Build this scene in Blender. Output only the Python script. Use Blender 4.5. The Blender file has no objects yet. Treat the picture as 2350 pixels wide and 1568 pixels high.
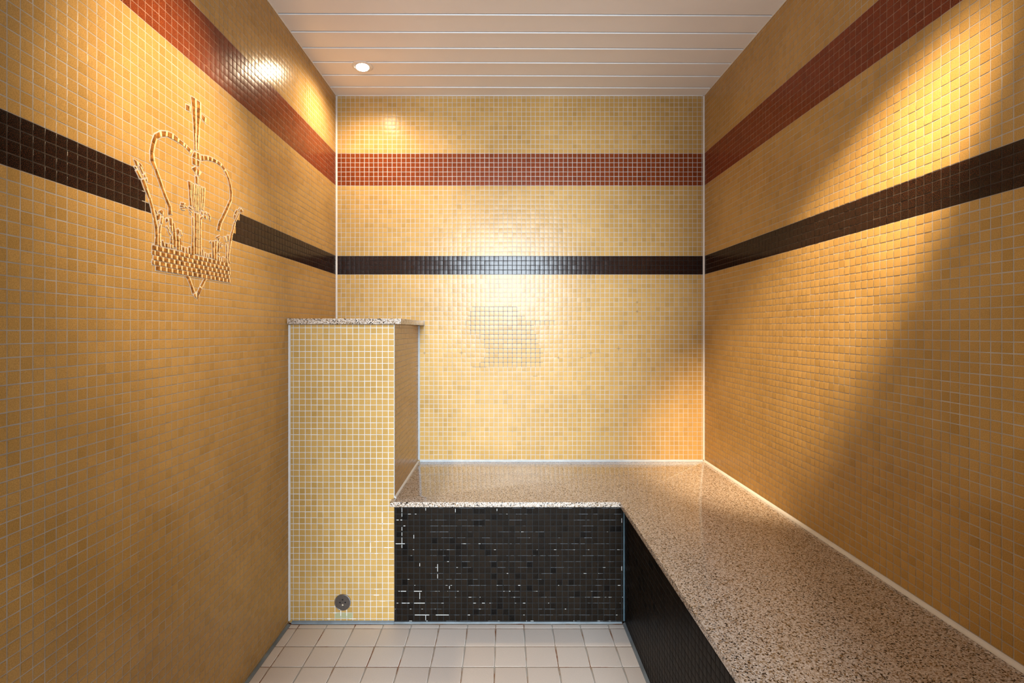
import bpy, bmesh, math, random
import numpy as np
from mathutils import Vector, Matrix

random.seed(7)
rng = np.random.default_rng(11)
C = bpy.context.scene.collection
# ---------------------------------------------------------------- room measures (metres)
XL, XR = -0.790, 0.945          # side walls
YB, YF = 2.342, -0.50           # far wall, door wall
H = 2.1833                      # ceiling
P = 0.0218                      # mosaic pitch
GAP = 0.0018                    # grout width
EYE = 1.0789
BLK0, BLK1 = 1.3394, 1.4266     # black band
RED0, RED1 = 1.7580, 1.9106     # red band
BEN = 0.4584                    # bench top
SLAB = 0.0185
PX1, PY0, PZ = -0.4027, 1.8275, 1.0990   # tiled pedestal: right face, front face, top
RX = 0.444                      # side riser plane

# ---------------------------------------------------------------- materials
def new_mat(name):
    m = bpy.data.materials.new(name); m.use_nodes = True
    nt = m.node_tree; b = nt.nodes['Principled BSDF']
    return m, nt, b
def nd(nt, t, **kw):
    n = nt.nodes.new(t)
    for k, v in kw.items():
        if k in n.inputs: n.inputs[k].default_value = v
        else: setattr(n, k, v)
    return n
def ramp(nt, stops, interp='LINEAR'):
    r = nt.nodes.new('ShaderNodeValToRGB'); e = r.color_ramp; e.interpolation = interp
    while len(e.elements) < len(stops): e.elements.new(0.5)
    for el, (p, c) in zip(e.elements, stops):
        el.position = p; el.color = (c[0], c[1], c[2], 1)
    return r
def coords(nt):
    return nt.nodes.new('ShaderNodeTexCoord').outputs['Object']
def mul(nt, a, b, fac=1.0):
    n = nt.nodes.new('ShaderNodeMix'); n.data_type = 'RGBA'; n.blend_type = 'MULTIPLY'
    n.inputs[0].default_value = fac
    nt.links.new(a, n.inputs[6]); nt.links.new(b, n.inputs[7]); return n.outputs[2]
def mixc(nt, f, a, b):
    n = nt.nodes.new('ShaderNodeMix'); n.data_type = 'RGBA'
    if hasattr(f, 'links'): nt.links.new(f, n.inputs[0])
    else: n.inputs[0].default_value = f
    for s, i in ((a, 6), (b, 7)):
        if hasattr(s, 'links'): nt.links.new(s, n.inputs[i])
        else: n.inputs[i].default_value = (s[0], s[1], s[2], 1)
    return n.outputs[2]

def glass_tile(name, lo, hi, fleck=None, rough=0.2, speck=0.22, flo=0.56, fhi=0.66, stain=True, spec=0.15, blotch=False):
    m, nt, b = new_mat(name)
    L = nt.links; co = coords(nt)
    g = nt.nodes.new('ShaderNodeNewGeometry')
    r = ramp(nt, [(0, lo), (0.12, [x*.5+y*.5 for x, y in zip(lo, hi)]), (1, hi)])
    L.new(g.outputs['Random Per Island'], r.inputs[0])
    n1 = nd(nt, 'ShaderNodeTexNoise', Scale=620.0, Detail=2.0); L.new(co, n1.inputs['Vector'])
    r1 = ramp(nt, [(0.3, (1-speck,)*3), (0.7, (1+speck*.9,)*3)]); L.new(n1.outputs[0], r1.inputs[0])
    col = mul(nt, r.outputs[0], r1.outputs[0])
    if stain:
        n2 = nd(nt, 'ShaderNodeTexNoise', Scale=3.2, Detail=5.0); L.new(co, n2.inputs['Vector'])
        r2 = ramp(nt, [(0.32, (.86, .84, .80)), (0.6, (1.03, 1.03, 1.03))]); L.new(n2.outputs[0], r2.inputs[0])
        col = mul(nt, col, r2.outputs[0])
    if blotch:
        n5 = nd(nt, 'ShaderNodeTexNoise', Scale=95.0, Detail=3.0); L.new(co, n5.inputs['Vector'])
        r5 = ramp(nt, [(0.34, (.42, .36, .3)), (0.52, (1, 1, 1)), (.70, (1.5, 1.65, 1.9))]); L.new(n5.outputs[0], r5.inputs[0])
        col = mul(nt, col, r5.outputs[0])
    if fleck:
        n3 = nd(nt, 'ShaderNodeTexNoise', Scale=1000.0, Detail=1.0); L.new(co, n3.inputs['Vector'])
        r3 = ramp(nt, [(flo, (0, 0, 0)), (fhi, (1, 1, 1))]); L.new(n3.outputs[0], r3.inputs[0])
        col = mixc(nt, r3.outputs[0], col, fleck)
    L.new(col, b.inputs['Base Color'])
    b.inputs['Roughness'].default_value = rough
    b.inputs['IOR'].default_value = 1.5; b.inputs['Specular IOR Level'].default_value = spec
    bp = nd(nt, 'ShaderNodeBump', Strength=0.16, Distance=0.0004)
    n4 = nd(nt, 'ShaderNodeTexNoise', Scale=260.0, Detail=2.0); L.new(co, n4.inputs['Vector'])
    L.new(n4.outputs[0], bp.inputs['Height']); L.new(bp.outputs[0], b.inputs['Normal'])
    return m

def plain(name, col, rough=0.5, metal=0.0, var=0.12, scale=40.0, emis=None, strength=0.0, bump=0.0):
    m, nt, b = new_mat(name)
    n = nd(nt, 'ShaderNodeTexNoise', Scale=scale, Detail=4.0); nt.links.new(coords(nt), n.inputs['Vector'])
    r = ramp(nt, [(0.3, [c*(1-var) for c in col]), (0.7, [min(1, c*(1+var)) for c in col])])
    nt.links.new(n.outputs[0], r.inputs[0]); nt.links.new(r.outputs[0], b.inputs['Base Color'])
    b.inputs['Roughness'].default_value = rough; b.inputs['Metallic'].default_value = metal
    if emis:
        b.inputs['Emission Color'].default_value = (*emis, 1); b.inputs['Emission Strength'].default_value = strength
    if bump:
        bp = nd(nt, 'ShaderNodeBump', Strength=bump, Distance=0.001)
        nt.links.new(n.outputs[0], bp.inputs['Height']); nt.links.new(bp.outputs[0], b.inputs['Normal'])
    return m

M_HONEY = glass_tile('honey_glass_tile', (.47, .282, .085), (.55, .335, .110), rough=0.23)
M_RED = glass_tile('rust_red_glass_tile', (.10, .015, .005), (.16, .026, .007), fleck=(.46, .12, .022), flo=.51, fhi=.68, rough=0.22, stain=False)
M_BLACK = glass_tile('black_aventurine_tile', (.004, .0035, .0035), (.008, .006, .005), fleck=(.17, .048, .013), rough=0.2, speck=.4, flo=.54, fhi=.74, stain=False)
M_BROWN = glass_tile('black_brown_riser_tile', (.0022, .002, .0018), (.014, .0095, .006), fleck=(.035, .019, .010), rough=0.38, speck=.5, flo=.60, fhi=.73, stain=False, spec=.05)
M_GREEN = glass_tile('pale_green_glass_tile', (.36, .34, .18), (.42, .39, .21), stain=False)
M_GROUT = plain('pale_grout', (.50, .465, .43), 0.85, var=.14, scale=14)
M_GROUT_WH = plain('whitish_grout', (.60, .59, .58), 0.85, var=.12, scale=14)
M_GROUT_RED = plain('rust_stained_grout', (.34, .20, .14), 0.85, var=.35, scale=40)
M_GROUT_DK = plain('dark_band_grout', (.055, .038, .028), 0.9, var=.5, scale=60)
M_GROUT_BK = plain('black_grout', (.006, .006, .006), 0.9, var=.4, scale=60)
M_GROUT_GREY = plain('grey_new_grout', (.24, .25, .27), 0.85, var=.1, scale=30)
M_MITRE = plain('pale_mitre_joint', (.66, .56, .46), 0.4)
M_LIME_WHITE = plain('white_lime_run', (.86, .86, .85), 0.8, var=.05)
M_HAZE = plain('faint_lime_haze', (.13, .145, .165), 0.8, var=.5, scale=120)
M_LIME = plain('white_lime_deposit', (.62, .61, .59), 0.8, var=.1, scale=300)
M_CAULK = plain('white_sealant', (.72, .70, .68), 0.4, var=.05)
M_CAULK_BL = plain('pale_blue_grey_sealant', (.50, .56, .60), 0.45, var=.08)
M_CAULK_GR = plain('grey_sealant', (.17, .20, .22), 0.5, var=.25, scale=18)
M_CAULK_TEAL = plain('teal_grey_sealant', (.07, .12, .15), 0.5, var=.2)
M_PANEL = plain('ceiling_panel_paint', (.84, .80, .78), 0.38, var=.02, scale=5)
M_PANEL_JOINT = plain('panel_joint_shadow_brown', (.16, .11, .08), 0.7)
M_PANEL_EDGE = plain('white_panel_joint', (.90, .92, .94), 0.35, var=.02)
M_STEEL = plain('brushed_steel', (.20, .19, .185), 0.34, metal=1.0, var=.15, scale=200)
M_STEEL_HI = plain('polished_steel_rim', (.42, .42, .42), 0.22, metal=1.0, var=.05)
M_HOLE = plain('dark_hole', (.004, .004, .004), 0.8)
M_PLUG = plain('cream_plug', (.62, .52, .38), 0.6)
M_CHROME = plain('lamp_ring_white', (.75, .72, .68), 0.3, metal=0.0, var=.03)
M_LAMP = plain('lamp_glass', (.9, .9, .9), 0.3, emis=(1.0, .86, .62), strength=40.0)
M_AMBER = glass_tile('amber_gold_tessera', (.17, .058, .008), (.38, .165, .032), rough=0.12, speck=.15, stain=False, spec=.5, blotch=True)
M_GLINT = glass_tile('tessera_painted_glint', (.70, .46, .20), (.88, .70, .42), rough=0.15, speck=.25, stain=False)  # bright edge reflection of each tessera, painted as a pale gold strip
M_SCREED = plain('screed', (.3, .28, .26), 0.9)
M_FRAME = plain('door_frame_aluminium', (.55, .55, .55), 0.35, metal=0.6)

def granite():
    m, nt, b = new_mat('speckled_granite'); L = nt.links; co = coords(nt)
    nz = nd(nt, 'ShaderNodeTexNoise', Scale=120.0, Detail=2.0); L.new(co, nz.inputs['Vector'])
    ad = nt.nodes.new('ShaderNodeVectorMath'); ad.operation = 'MULTIPLY_ADD'
    L.new(nz.outputs['Color'], ad.inputs[0]); ad.inputs[1].default_value = (.006,)*3; L.new(co, ad.inputs[2])
    v = nd(nt, 'ShaderNodeTexVoronoi', Scale=420.0); L.new(ad.outputs[0], v.inputs['Vector'])
    sep = nt.nodes.new('ShaderNodeSeparateColor'); L.new(v.outputs['Color'], sep.inputs[0])
    r = ramp(nt, [(0, (.028, .022, .018)), (.06, (.22, .125, .05)), (.17, (.38, .285, .20)), (.36, (.52, .42, .335)), (.58, (.60, .505, .425)), (.82, (.70, .625, .565))], 'CONSTANT')
    L.new(sep.outputs[0], r.inputs[0])
    n2 = nd(nt, 'ShaderNodeTexNoise', Scale=520.0, Detail=2.0); L.new(co, n2.inputs['Vector'])
    r2 = ramp(nt, [(.3, (.78,)*3), (.7, (1.12,)*3)]); L.new(n2.outputs[0], r2.inputs[0])
    n3 = nd(nt, 'ShaderNodeTexNoise', Scale=185.0, Detail=1.0); L.new(co, n3.inputs['Vector'])
    r3 = ramp(nt, [(.625, (0, 0, 0)), (.65, (1, 1, 1))]); L.new(n3.outputs[0], r3.inputs[0])
    col = mul(nt, r.outputs[0], r2.outputs[0])
    col = mixc(nt, r3.outputs[0], col, (.03, .022, .018))
    L.new(col, b.inputs['Base Color']); b.inputs['Roughness'].default_value = 0.08; b.inputs['IOR'].default_value = 1.55
    return m
M_GRANITE = granite()

def floor_tile():
    m, nt, b = new_mat('beige_floor_tile'); L = nt.links; co = coords(nt)
    g = nt.nodes.new('ShaderNodeNewGeometry')
    r = ramp(nt, [(0, (.70, .61, .54)), (1, (.76, .675, .605))]); L.new(g.outputs['Random Per Island'], r.inputs[0])
    n = nd(nt, 'ShaderNodeTexNoise', Scale=420.0, Detail=3.0); L.new(co, n.inputs['Vector'])
    r1 = ramp(nt, [(.3, (.93,)*3), (.7, (1.05,)*3)]); L.new(n.outputs[0], r1.inputs[0])
    L.new(mul(nt, r.outputs[0], r1.outputs[0]), b.inputs['Base Color'])
    b.inputs['Roughness'].default_value = 0.45
    bp = nd(nt, 'ShaderNodeBump', Strength=0.25, Distance=0.0006); L.new(n.outputs[0], bp.inputs['Height']); L.new(bp.outputs[0], b.inputs['Normal'])
    return m
M_FLOOR = floor_tile()
def floor_grout():
    m, nt, b = new_mat('floor_grout_with_rust'); L = nt.links; co = coords(nt)
    n = nd(nt, 'ShaderNodeTexNoise', Scale=7.0, Detail=6.0, Roughness=0.65); L.new(co, n.inputs['Vector'])
    r = ramp(nt, [(.46, (.40, .37, .33)), (.54, (.36, .27, .20)), (.62, (.24, .095, .045)), (.75, (.12, .05, .03))]); L.new(n.outputs[0], r.inputs[0])
    L.new(r.outputs[0], b.inputs['Base Color']); b.inputs['Roughness'].default_value = 0.9
    return m
M_FGROUT = floor_grout()

# ---------------------------------------------------------------- mesh collector (quads with their own normals)
class MB:
    def __init__(s): s.v = []; s.n = []; s.f = []; s.m = []; s.mats = []; s.c = 0
    def mi(s, mat):
        if mat not in s.mats: s.mats.append(mat)
        return s.mats.index(mat)
    def add(s, V, N, F, mids):
        V = np.asarray(V, float).reshape(-1, 3); s.v.append(V); s.n.append(np.asarray(N, float).reshape(-1, 3))
        F = np.asarray(F, int).reshape(-1, 4); s.f.append(F + s.c); s.m.append(np.asarray(mids, int)); s.c += len(V)
    def quad(s, a, b, c, d, mat):
        a, b, c, d = (np.asarray(p, float) for p in (a, b, c, d))
        n = np.cross(b-a, d-a); n /= np.linalg.norm(n)
        s.add([a, b, c, d], [n]*4, [[0, 1, 2, 3]], [s.mi(mat)])
    def box(s, lo, hi, mat, skip=''):
        x0, y0, z0 = lo; x1, y1, z1 = hi
        fs = {'-x': ((x0,y1,z0),(x0,y0,z0),(x0,y0,z1),(x0,y1,z1)), '+x': ((x1,y0,z0),(x1,y1,z0),(x1,y1,z1),(x1,y0,z1)),
              '-y': ((x0,y0,z0),(x1,y0,z0),(x1,y0,z1),(x0,y0,z1)), '+y': ((x1,y1,z0),(x0,y1,z0),(x0,y1,z1),(x1,y1,z1)),
              '-z': ((x0,y1,z0),(x1,y1,z0),(x1,y0,z0),(x0,y0,z0)), '+z': ((x0,y0,z1),(x1,y0,z1),(x1,y1,z1),(x0,y1,z1))}
        for k, q in fs.items():
            if k not in skip: s.quad(*q, mat)
    def tiles(s, quads, mids, O, U, V, h=0.0008, bev=0.00035, pillow=0.03, tilt=0.006, gap=GAP, base=None):
        """quads (n,4,2) counter-clockwise cells on the plane O + u*U + v*V; every cell becomes one bevelled tile"""
        q = np.asarray(quads, float); n = len(q)
        if n == 0: return
        O, U, V = (np.asarray(t, float) for t in (O, U, V)); N = np.cross(U, V)
        c = q.mean(axis=1, keepdims=True); sg = np.sign(q-c)
        j = rng.normal(0, 0.00012, (n, 1, 2))
        b = q - sg*gap/2 + j + rng.normal(0, 0.00007, q.shape); t = b - sg*bev
        tl = rng.normal(0, tilt, (n, 2))
        d = (q-c); zt = (d*tl[:, None, :]).sum(-1) + rng.normal(0, .00008, (n, 1))
        def w(p, z): return O + p[..., :1]*U + p[..., 1:]*V + z[..., None]*N
        vb = w(b, np.full((n, 4), -h-0.0003)); vt = w(t, zt)
        def nrm(a2, k):
            v = N + a2[..., :1]*U + a2[..., 1:]*V
            return v/np.linalg.norm(v, axis=-1, keepdims=True)
        nt_ = nrm(-tl[:, None, :] + sg*pillow, 1); nb = nrm(-tl[:, None, :] + sg*1.0, 1)
        VV = np.concatenate([vb, vt], axis=1).reshape(-1, 3); NN = np.concatenate([nb, nt_], axis=1).reshape(-1, 3)
        f = np.array([[4,5,6,7],[0,1,5,4],[1,2,6,5],[2,3,7,6],[3,0,4,7]])
        F = (f[None] + (np.arange(n)*8)[:, None, None]).reshape(-1, 4)
        s.add(VV, NN, F, np.repeat(np.asarray(mids, int), 5))
    def build(s, name, parent=None):
        V = np.concatenate(s.v); N = np.concatenate(s.n); F = np.concatenate(s.f); Mi = np.concatenate(s.m)
        me = bpy.data.meshes.new(name)
        me.vertices.add(len(V)); me.vertices.foreach_set('co', V.ravel())
        me.loops.add(F.size); me.loops.foreach_set('vertex_index', F.ravel())
        me.polygons.add(len(F)); me.polygons.foreach_set('loop_start', np.arange(0, F.size, 4))
        for m in s.mats: me.materials.append(m)
        me.polygons.foreach_set('material_index', Mi)
        me.update(calc_edges=True); me.validate()
        me.polygons.foreach_set('use_smooth', np.ones(len(F), bool))
        me.normals_split_custom_set_from_vertices(N)
        o = bpy.data.objects.new(name, me); C.objects.link(o)
        if parent: o.parent = parent
        return o
def tag(o, label=None, cat=None, group=None, kind='thing'):
    for k, v in (('label', label), ('category', cat), ('group', group), ('kind', kind)):
        if v: o[k] = v
    return o
def struct(o): o['kind'] = 'structure'; return o
def empty(name, loc):
    o = bpy.data.objects.new(name, None); o.empty_display_size = .05; o.location = loc; C.objects.link(o); return o
def bm_obj(name, bm, mats, parent=None, smooth=False, bevel=0.0):
    me = bpy.data.meshes.new(name)
    if bevel:
        bmesh.ops.bevel(bm, geom=[e for e in bm.edges if e.calc_face_angle(0) > .5], offset=bevel, segments=3, profile=.6, affect='EDGES')
    bmesh.ops.recalc_face_normals(bm, faces=bm.faces)
    bm.to_mesh(me); bm.free()
    for m in (mats if isinstance(mats, (list, tuple)) else [mats]): me.materials.append(m)
    if smooth:
        for p in me.polygons: p.use_smooth = True
        me.set_sharp_from_angle(angle=math.radians(35))
    o = bpy.data.objects.new(name, me); C.objects.link(o)
    if parent:
        o.parent = parent; o.matrix_parent_inverse = Matrix.Translation(-Vector(parent.location))
    return o

# ---------------------------------------------------------------- mosaic walls
def row_edges(z0, z1):
    """horizontal grout heights of the mosaic between z0 and z1, with the two bands kept whole"""
    e = set()
    k = 0
    while BLK0 - k*P > -P: e.add(round(BLK0 - k*P, 5)); k += 1
    for k in range(5): e.add(round(BLK0 + k*(BLK1-BLK0)/4, 5))
    for k in range(1, 16): e.add(round(BLK1 + k*(RED0-BLK1)/15, 5))
    for k in range(1, 8): e.add(round(RED0 + k*(RED1-RED0)/7, 5))
    k = 1
    while RED1 + k*P < H + P: e.add(round(RED1 + k*P, 5)); k += 1
    e = sorted(x for x in e if z0 + .003 < x < z1 - .003)
    return [z0] + e + [z1]
def col_edges(u0, u1, start, pitch=P):
    e = []; k = math.floor((u0-start)/pitch)
    while start + k*pitch < u1:
        x = start + k*pitch
        if u0 + .003 < x < u1 - .003: e.append(x)
        k += 1
    return [u0] + e + [u1]
def band(z):
    if BLK0 - .001 < z < BLK1 + .001: return 'k'
    if RED0 - .001 < z < RED1 + .001: return 'r'
    return 'h'
def grout_backing(mb, O, U, V, u0, u1, v0, v1, depth, black, pale=None):
    O, U, V = (np.asarray(t, float) for t in (O, U, V)); N = np.cross(U, V)
    p = lambda u, v, d: O + u*U + v*V - d*N
    cuts = [c for c in (v0, BLK0, BLK1, RED0, RED1, v1) if v0 <= c <= v1]
    for a, b in zip(cuts[:-1], cuts[1:]):
        t = band((a+b)/2); m = black if t == 'k' else (M_GROUT_RED if t == 'r' and black is M_GROUT_DK else M_GROUT)
        if m is black and pale:
            for ua, ub, mm in ((u0, pale[0], black), (pale[0], pale[1], M_GROUT), (pale[1], u1, black)):
                mb.quad(p(ua, a, .0006), p(ub, a, .0006), p(ub, b, .0006), p(ua, b, .0006), mm)
            continue
        mb.quad(p(u0, a, .0006), p(u1, a, .0006), p(u1, b, .0006), p(u0, b, .0006), m)
    e = .0008
    mb.quad(p(u1, v0, depth), p(u0, v0, depth), p(u0, v1, depth), p(u1, v1, depth), M_SCREED)
    mb.quad(p(u0, v0, depth), p(u0, v0, e), p(u0, v1, e), p(u0, v1, depth), M_SCREED)
    mb.quad(p(u1, v0, e), p(u1, v0, depth), p(u1, v1, depth), p(u1, v1, e), M_SCREED)
    mb.quad(p(u0, v1, e), p(u1, v1, e), p(u1, v1, depth), p(u0, v1, depth), M_SCREED)
    mb.quad(p(u0, v0, depth), p(u1, v0, depth), p(u1, v0, e), p(u0, v0, e), M_SCREED)
def rect(u0, u1, v0, v1): return [(u0, v0), (u1, v0), (u1, v1), (u0, v1)]
def streak(mb, O, U, V, u0, u1, v0, v1, mat, lift=-0.0002, thick=.0006):
    """a thin raised smear of another grout, lying in a joint"""
    O, U, V = (np.asarray(t, float) for t in (O, U, V)); N = np.cross(U, V)
    p = lambda u, v, d: O + u*U + v*V + d*N
    mb.quad(p(u0, v0, lift), p(u1, v0, lift), p(u1, v1, lift), p(u0, v1, lift), mat)

rows = row_edges(0.0, H)
# --- left wall: the black band stops at the crown emblem
LB = [(BLK0, 1.1195), (BLK1, 1.0655)]     # cut line on the near side of the crown: (height, y)
RB = [(BLK0, 1.4400), (BLK1, 1.4890)]          # cut line on the far side
def cut(line, z):
    (za, ya), (zb, yb) = line; return ya + (yb-ya)*(z-za)/(zb-za)
mb = MB(); O, U, V = (XL, 0, 0), (0, 1, 0), (0, 0, 1)
qs, ms = [], []
hi, ki, ri = mb.mi(M_HONEY), mb.mi(M_BLACK), mb.mi(M_RED)
cols = col_edges(YF, YB, YB - .004)
for a, b in zip(rows[:-1], rows[1:]):
    t = band((a+b)/2)
    for u0, u1 in zip(cols[:-1], cols[1:]):
        if t != 'k':
            qs.append(rect(u0, u1, a, b)); ms.append(ri if t == 'r' else hi); continue
        L0, L1, R0, R1 = cut(LB, a), cut(LB, b), cut(RB, a), cut(RB, b)
        def split(c0, c1, ml, mr):
            lo, hi_ = min(c0, c1), max(c0, c1)
            if hi_ <= u0 + .002: qs.append(rect(u0, u1, a, b)); ms.append(mr)
            elif lo >= u1 - .002: qs.append(rect(u0, u1, a, b)); ms.append(ml)
            else:
                k0, k1 = (min(max(c, u0+.001), u1-.001) for c in (c0, c1))
                if mr == ki and (k0+k1)/2 - u0 < .0075: qs.append(rect(u0, u1, a, b)); ms.append(mr); return
                if ml == ki and u1 - (k0+k1)/2 < .0060: qs.append(rect(u0, u1, a, b)); ms.append(ml); return
                if min(k0, k1) - u0 < .0027: qs.append(rect(u0, u1, a, b)); ms.append(mr); return
                if u1 - max(k0, k1) < .0027: qs.append(rect(u0, u1, a, b)); ms.append(ml); return
                qs.append([(u0, a), (k0, a), (k1, b), (u0, b)]); ms.append(ml)
                qs.append([(k0, a), (u1, a), (u1, b), (k1, b)]); ms.append(mr)
        if (u0+u1)/2 < 1.36: split(L0, L1, ki, hi)
        else: split(R0, R1, hi, ki)
mb.tiles(qs, ms, O, U, V)
grout_backing(mb, O, U, V, YF, YB, 0, H, .09, M_GROUT_DK, (1.086, 1.452))
struct(mb.build('wall_left'))
# --- right wall
mb = MB(); O, U, V = (XR, 0, 0), (0, -1, 0), (0, 0, 1)
hi, ki, ri = mb.mi(M_HONEY), mb.mi(M_BLACK), mb.mi(M_RED)
cols = col_edges(-YB, -YF, -(YB - .004))
qs, ms = [], []
for a, b in zip(rows[:-1], rows[1:]):
    t = {'h': hi, 'k': ki, 'r': ri}[band((a+b)/2)]
    for u0, u1 in zip(cols[:-1], cols[1:]): qs.append(rect(u0, u1, a, b)); ms.append(t)
mb.tiles(qs, ms, O, U, V)
grout_backing(mb, O, U, V, -YB, -YF, 0, H, .09, M_GROUT_DK)
struct(mb.build('wall_right'))
# --- far wall
mb = MB(); O, U, V = (0, YB, 0), (1, 0, 0), (0, 0, 1)
hi, ki, ri = mb.mi(M_HONEY), mb.mi(M_BLACK), mb.mi(M_RED)
cols = col_edges(XL, XR, XL + .002)
qs, ms = [], []
for a, b in zip(rows[:-1], rows[1:]):
    t = {'h': hi, 'k': ki, 'r': ri}[band((a+b)/2)]
    for u0, u1 in zip(cols[:-1], cols[1:]): qs.append(rect(u0, u1, a, b)); ms.append(t)
mb.tiles(qs, ms, O, U, V)
grout_backing(mb, O, U, V, XL-.09, XR+.09, 0, H, .09, M_GROUT_BK)
# newer grey grout in a ragged patch of joints
def px_u(x): return (x-1156)/486.7
def px_v(y): return EYE + (757-y)/486.7
g2 = .0011
patch = [(705, 1083, 1186), (716, 1078, 1190), (726, 1074, 1205), (737, 1071, 1272), (747, 1075, 1225), (758, 1079, 1226), (769, 1103, 1230),
         (779, 1110, 1233), (790, 1113, 1236), (800, 1114, 1242), (811, 1115, 1247), (822, 1112, 1240), (833, 1103, 1246), (843, 1084, 1117)]
zrows = [z for z in rows]
near = lambda L, x: min(L, key=lambda t: abs(t-x))
prev = None
for y, x0, x1 in patch:
    z = near(zrows, px_v(y)); u0, u1 = px_u(x0), px_u(x1)
    streak(mb, O, U, V, u0, u1, z-g2, z+g2, M_GROUT_GREY)
    if y < 840:
        i = zrows.index(z)
        for c in cols:
            if u0 - .004 < c < u1 + .004 and i > 0: streak(mb, O, U, V, c-g2, c+g2, zrows[i-1], z, M_GROUT_GREY)
# single dark crosses where grout fell out
for x, y in ((1061, 812), (1355, 811), (1422, 803), (1280, 822), (1457, 698), (1462, 712), (1338, 822), (975, 808), (1230, 868)):
    u, z = near(cols, px_u(x)), near(zrows, px_v(y)); k = random.uniform(.006, .014)
    streak(mb, O, U, V, u-k, u+k*.9, z-.0005, z+.0005, M_GROUT_DK)
    if random.random() < .7: streak(mb, O, U, V, u-.0005, u+.0005, z-k, z+k, M_GROUT_DK)
struct(mb.build('wall_back'))
# --- door wall behind the camera, with its opening
DX0, DX1, DZ = -0.50, 0.52, 2.13
mb = MB(); O, U, V = (0, YF, 0), (-1, 0, 0), (0, 0, 1)
hi, ki, ri = mb.mi(M_HONEY), mb.mi(M_BLACK), mb.mi(M_RED)
qs, ms = [], []
for (ua, ub, va, vb) in ((-XR, -DX1, 0, H), (-DX0, -XL, 0, H), (-DX1, -DX0, DZ, H)):
    cc = col_edges(ua, ub, -XR); rr = row_edges(va, vb)
    for a, b in zip(rr[:-1], rr[1:]):
        t = {'h': hi, 'k': ki, 'r': ri}[band((a+b)/2)]
        for u0, u1 in zip(cc[:-1], cc[1:]): qs.append(rect(u0, u1, a, b)); ms.append(t)
    grout_backing(mb, O, U, V, ua, ub, va, vb, .09, M_GROUT_BK)
mb.tiles(qs, ms, O, U, V)
struct(mb.build('wall_front'))
bm = bmesh.new()
def bm_box(bm, lo, hi):
    r = bmesh.ops.create_cube(bm, size=1)
    for v in r['verts']:
        for i in range(3): v.co[i] = lo[i] + (v.co[i]+.5)*(hi[i]-lo[i])
for lo, hi_ in (((DX0, YF-.10, 0), (DX0+.04, YF+.005, DZ)), ((DX1-.04, YF-.10, 0), (DX1, YF+.005, DZ)), ((DX0+.04, YF-.10, DZ-.04), (DX1-.04, YF+.005, DZ))):
    bm_box(bm, lo, hi_)
struct(bm_obj('door_1', bm, M_FRAME))

# ---------------------------------------------------------------- ceiling of long panels with open joints
mb = MB()
ys = [YB - .085 - .1042*k for k in range(27)]
tl = 0.006                      # the joints run very slightly askew to the far wall
edges = [YB] + [y for y in ys if y > YF] + [YF]
x0, x1 = XL, XR
jw, jd = .0085, .004
def cp(x, y, z, sk=1): return (x, y + (tl*x if sk else 0), z)
for i, (ya, yb) in enumerate(zip(edges[:-1], edges[1:])):
    sa, sb = (0 if i == 0 else 1), (0 if i == len(edges)-2 else 1)
    far = ya - (0 if i == 0 else 0); nearj = yb + (jw if sb else 0)
    # panel face (looks down)
    mb.quad(cp(x0, far, H, sa), cp(x1, far, H, sa), cp(x1, nearj, H, sb), cp(x0, nearj, H, sb), M_PANEL)
    if sb:
        # joint: a white cover strip, and a narrow open slot on its near side
        sl = yb + .0028
        pr_ = [(nearj, 0), (nearj-.0006, -.0016), (nearj-.0018, -.0026), (nearj-.0034, -.0026), (sl+.0012, -.0016), (sl+.0004, .0006)]
        for (ya_, za_), (yb_, zb_) in zip(pr_[:-1], pr_[1:]):
            mb.quad(cp(x0, ya_, H+za_), cp(x1, ya_, H+za_), cp(x1, yb_, H+zb_), cp(x0, yb_, H+zb_), M_PANEL_EDGE)
        mb.quad(cp(x0, sl+.0004, H+.0006), cp(x1, sl+.0004, H+.0006), cp(x1, sl, H+jd), cp(x0, sl, H+jd), M_PANEL_JOINT)
        mb.quad(cp(x0, sl, H+jd), cp(x1, sl, H+jd), cp(x1, yb, H+jd), cp(x0, yb, H+jd), M_PANEL_JOINT)
        mb.quad(cp(x0, yb, H+jd), cp(x1, yb, H+jd), cp(x1, yb, H), cp(x0, yb, H), M_PANEL_JOINT)
mb.box((x0-.09, YF-.09, H+.012), (x1+.09, YB+.09, H+.06), M_SCREED)
struct(mb.build('ceiling'))

# ---------------------------------------------------------------- floor
mb = MB(); T = .1025
fi = mb.mi(M_FLOOR)
xs = col_edges(XL+.009, RX-.006, -.747, T); yy = col_edges(YF, PY0-.009, 1.794, T)
qs = [rect(a, b, c, d) for a, b in zip(xs[:-1], xs[1:]) for c, d in zip(yy[:-1], yy[1:])]
mb.tiles(qs, [fi]*len(qs), (0, 0, 0), (1, 0, 0), (0, 1, 0), h=.0012, bev=.0016, pillow=.02, tilt=.0025, gap=.0034)
mb.quad((XL, YF, -.0012), (XR, YF, -.0012), (XR, YB, -.0012), (XL, YB, -.0012), M_FGROUT)
mb.box((XL-.09, YF-.09, -.08), (XR+.09, YB+.09, -.006), M_SCREED)
struct(mb.build('floor'))

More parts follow.
